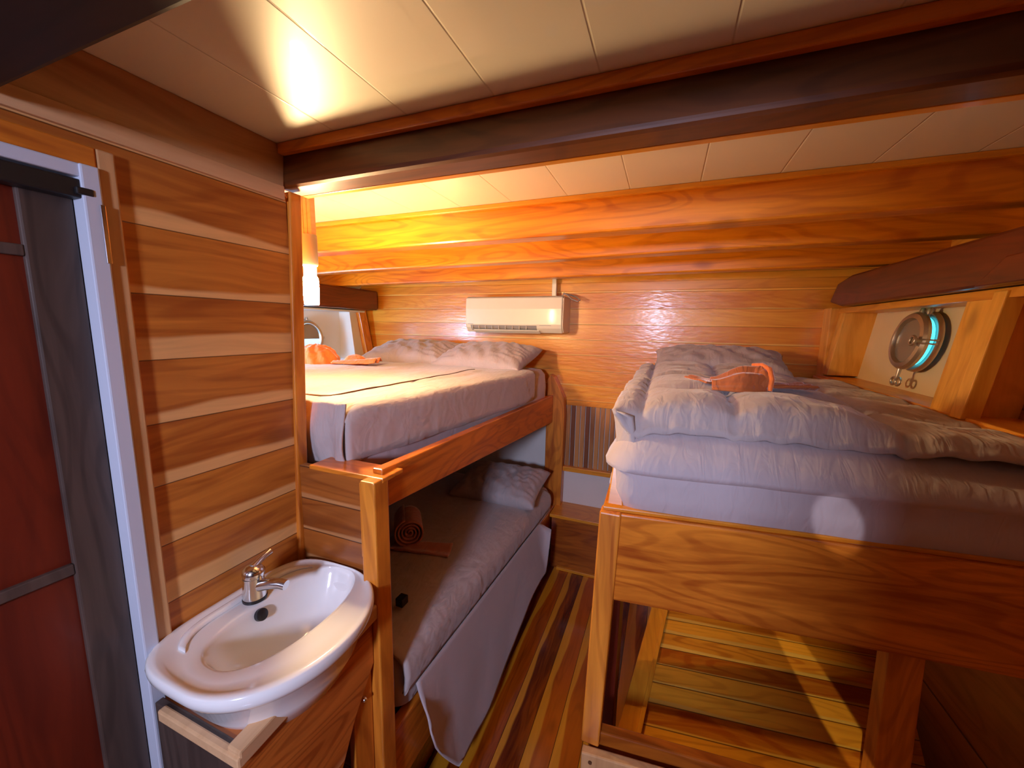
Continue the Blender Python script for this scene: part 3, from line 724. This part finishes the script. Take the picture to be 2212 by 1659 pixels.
# ------------------------------------------------------------------ step and panels between the bunks
stp = empty('storage_step', (-.4, 2.55, FL), 'low teak step against the headboard wall between the two bunks', 'step')
box('tread', (-.66, -.10), (2.44, 2.665), (-1.285, -1.262), M['cleat'], stp, .003)
box('riser', (-.65, -.10), (2.46, 2.48), (FL, -1.285), M['step'], stp, .002)
box('toe_batten', (-.60, -.10), (2.435, 2.46), (FL, FL + .022), M['cleat'], stp, .003)
sp_ = empty('slatted_panel', (-.4, 2.65, -1.0), 'upright slatted wood panel below the headboard boards between the bunks', 'panel')
boxes('slats', [((-.618 + i * .034, -.618 + i * .034 + .029), (2.650, 2.664), (-.985, -.53)) for i in range(13)], M['slat'], sp_, .003)
box('ledge', (-.625, -.14), (2.62, 2.665), (-1.012, -.978), M['cleat'], sp_, .003)

# ------------------------------------------------------------------ air conditioner
A = empty('air_conditioner', (-.98, 2.66, -.04), 'cream split air conditioner mounted on the teak headboard wall', 'air conditioner')
prof = [(2.66, .205), (2.50, .205), (2.475, .195), (2.466, .12), (2.466, .02), (2.475, -.005), (2.505, -.036), (2.66, -.036)]
prism('housing', prof, 0, -1.325, -.63, M['acwhite'], A, .006)
prism('end_cap', [(2.66, .200), (2.502, .200), (2.48, .19), (2.471, .02), (2.48, -.003), (2.507, -.031), (2.66, -.031)], 0, -.63, -.622, M['acside'], A, .003)
prism('outlet', [(2.4665, .012), (2.474, -.006), (2.492, -.024), (2.51, -.030), (2.51, .012)], 0, -1.285, -.80, M['acdark'], A, 0)
for i in range(9): box('vane', (-1.27 + i * .05, -1.267 + i * .05), (2.463, 2.49), (-.014, .008), M['acside'], A, 0)
prism('louver', [(2.468, -.018), (2.472, -.024), (2.500, -.041), (2.504, -.036)], 0, -1.26, -.78, M['acwhite'], A, .001)
box('badge', (-1.305, -1.265), (2.4645, 2.4665), (.016, .0195), M['acdark'], A, 0)
box('indicator_panel', (-.78, -.70), (2.4650, 2.4665), (.012, .014), M['acdark'], A, 0)
pp = box('drain_conduit', (-.735, -.705), (2.585, 2.615), (.205, .45), M['acwhite'], None, .003)
tag(pp, 'short white conduit rising from the air conditioner to the ceiling beam', 'conduit')
cb = tube('cable', [(-.66, 2.56, .207), (-.64, 2.55, .222), (-.62, 2.54, .215), (-.585, 2.53, .185), (-.545, 2.535, .17), (-.535, 2.55, .18), (-.56, 2.57, .20), (-.60, 2.60, .215), (-.64, 2.63, .225), (-.67, 2.65, .235)], .004, M['greyplas'])
tag(cb, 'looped grey cable at the right end of the air conditioner', 'cable')

# ------------------------------------------------------------------ lamp
LX, LY = -1.112, .99
Lm = empty('wall_lamp', (LX, LY, CE), 'lit tubular lamp hanging on a batten at the partition corner', 'lamp')
boxes('batten', [((LX - .026 + i * .017, LX - .026 + i * .017 + .0155), (LY - .008, LY + .012), (.285, CE)) for i in range(3)], M['pale'], Lm, .002)
lathe('socket', [(.023, 0), (.026, .004), (.026, .098), (.0001, .098)], (LX, LY, .188), (0, 0, 1), M['greyplas'], Lm, 32)
lathe('lamp_glass', [(.0001, 0), (.021, 0), (.023, .004), (.0245, .05), (.024, .085), (.019, .095), (.019, .128), (.0001, .128)], (LX, LY, .062), (0, 0, 1), M['bulb'], Lm, 32)

# ------------------------------------------------------------------ portholes
def porthole(c, nrm, hinge_side, label, R=.118, swing=.35):
    c = Vector(c); n = Vector(nrm).normalized(); up = (Vector((0, 0, 1)) - n * n.z).normalized(); s = n.cross(up) * hinge_side
    P_ = empty('porthole', c, label, 'porthole', 'round portholes in the hull bays')
    lathe('flange', [(R * .80, 0), (R * 1.0, 0), (R * 1.0, .008), (R * .96, .016), (R * .86, .018), (R * .80, .014), (R * .80, 0)], c, n, M['pewter'], P_, 56)
    lathe('outer_pane', [(.0001, .002), (R * .80, .002)], c, n, M['daylight'], P_, 56)
    # hinged frame, standing a little open, hinge at the top
    q = Matrix.Rotation(swing, 3, s)
    n2 = (q @ n).normalized(); c2 = c + up * R * .9 + n * .032 - (q @ up) * R * .92
    lathe('hinged_frame', [(R * .70, .0), (R * .94, .0), (R * .96, .012), (R * .90, .022), (R * .76, .024), (R * .70, .014), (R * .70, .0)], c2, n2, M['pewter'], P_, 56)
    lathe('glass', [(.0001, .006), (R * .71, .006), (R * .71, .012), (.0001, .012)], c2, n2, M['glass'], P_, 48)
    for sg in (-1, 1):
        h = c + up * R * .98 + s * sg * .022 + n * .02
        tube('hinge_lug', [h - up * .022, h, h + up * .016], [.009, .011, .007], M['pewter'], P_, 12)
    up2 = (q @ up).normalized()
    # screw dogs with ring handles
    def dog(base, out, dirn, nm='dog'):
        o = tube(nm, [base, base + out * .012, base + out * .02], [.007, .006, .009], M['pewter'], P_, 12)
        ring = arc(base + out * .022 + s * .016, s, dirn, .016, 0, 2 * PI, 20)[:-1]
        tube('ring_handle', ring, .0045, M['pewter'], o, 8, True)
        return o
    dg = dog(c2 - s * R * .86 + n2 * .016, n2, up2)
    for e_ in (-.007, .007): tube('hasp', [c2 - s * R * .84 + n2 * .022 + up2 * e_, c2 - s * R * 1.02 + n2 * .016 + up2 * e_, c - s * R * 1.0 + n * .012 + up * e_], .0035, M['pewter'], dg, 8)
    tube('side_lug', [c2 + s * R * .9, c2 + s * R * 1.08], [.010, .008], M['pewter'], P_, 12)
    b_ = c2 - up2 * R * .93 + n2 * .01
    k = tube('drop_bolt', [b_, b_ - up * .03, b_ - up * .040], [.007, .006, .009], M['pewter'], P_, 12)
    for sg in (-1, 1):
        tube('wing', arc(b_ - up * .052 + s * sg * .018, s, up, .015, 0, 2 * PI, 20)[:-1], .0045, M['pewter'], k, 8, True)
    return P_
porthole((.930, 2.00, -.030), (-1, 0, .13), 1, 'round pewter porthole in the white panel above the right bunk', R=.118, swing=-.0)
porthole((-2.405, 2.06, -.10), (1, 0, .1), -1, 'round grey porthole half hidden behind the lamp corner on the left', R=.13, swing=0.0)

# ------------------------------------------------------------------ light
def area(name, loc, rot, sx, sy, power, col, spread=PI):
    l = bpy.data.lights.new(name, 'AREA'); l.shape = 'RECTANGLE'; l.size = sx; l.size_y = sy; l.energy = power; l.color = col; l.spread = spread
    o = bpy.data.objects.new(name, l); COL.objects.link(o); o.location = loc; o.rotation_euler = rot; return o
area('doorway_daylight', (-.15, -1.50, .17), (math.radians(74), 0, math.radians(6)), .20, .26, 16, (.66, .70, 1.0), math.radians(120))
area('added_bay_fill', (-2.28, 1.05, -.08), (math.radians(90), 0, math.radians(16)), .18, .18, 12, (.35, .62, 1.0))  # added blue fill for the left bay panel; no porthole is built here
area('porthole_glow', (-2.36, 2.06, -.10), (math.radians(90), 0, math.radians(-90)), .2, .2, 1.2, (.35, .65, 1.0))
def beam_light(name, src, tgt, nrm, size, squeeze, power, col, blend=.3):
    l = bpy.data.lights.new(name, 'SPOT'); l.energy = power; l.color = col; l.spot_size = math.radians(size); l.spot_blend = blend; l.shadow_soft_size = .004
    o = bpy.data.objects.new(name, l); COL.objects.link(o)
    z = (Vector(src) - Vector(tgt)).normalized(); x = Vector(nrm); x = (x - z * x.dot(z)).normalized(); y = z.cross(x)
    m = Matrix.Identity(4)
    for i in range(3): m[i][0] = x[i] * squeeze; m[i][1] = y[i]; m[i][2] = z[i]; m[i][3] = Vector(src)[i]
    o.matrix_world = m; return o
beam_light('added_strip_spot', (-.10, -.3, .0), (.578, 1.40, -1.20), (.606, .096, .476), 17, .14, 60, (1, .80, .5), .35)  # added spot without a real source, lays the light strip on the platform
beam_light('added_circle_spot', (.40, -.3, .0), (.375, .95, -.395), (.379, .06, .139), 6.4, .68, 17, (.90, .84, 1), .5)  # second added spot, no source behind it, for the pale circle on the mattress

W = bpy.data.worlds.new('sky'); S.world = W; W.use_nodes = True
W.node_tree.nodes['Background'].inputs[0].default_value = (.35, .5, .9, 1); W.node_tree.nodes['Background'].inputs[1].default_value = .3


# ------------------------------------------------------------------ camera
cam = bpy.data.cameras.new('camera'); co = bpy.data.objects.new('camera', cam); COL.objects.link(co); S.camera = co
cam.sensor_fit = 'HORIZONTAL'; cam.sensor_width = 36; cam.lens = 840 / 2212 * 36; cam.clip_start = .02
Yv = Vector((334, 117, 840)).normalized(); Xv = Vector((2206, -162, -840)); Xv = (Xv - Yv * Xv.dot(Yv)).normalized()
Zv = Yv.cross(Xv)
if Zv.y < 0: Zv = -Zv
right = Vector((Xv.x, Yv.x, Zv.x)); upv = Vector((Xv.y, Yv.y, Zv.y)); fwd = Vector((Xv.z, Yv.z, Zv.z))
mw = Matrix.Identity(4)
for i in range(3): mw[i][0] = right[i]; mw[i][1] = upv[i]; mw[i][2] = -fwd[i]
co.matrix_world = mw
S.view_settings.view_transform = 'Standard'; S.view_settings.look = 'None'; S.view_settings.gamma = 1; S.view_settings.use_curve_mapping = False
S.view_settings.exposure = 0.48
S.cycles.max_bounces = 6; S.cycles.diffuse_bounces = 5; S.cycles.glossy_bounces = 3; S.cycles.transmission_bounces = 3
S.cycles.adaptive_threshold = .03; S.cycles.sample_clamp_indirect = 6; S.cycles.caustics_reflective = False; S.cycles.caustics_refractive = False
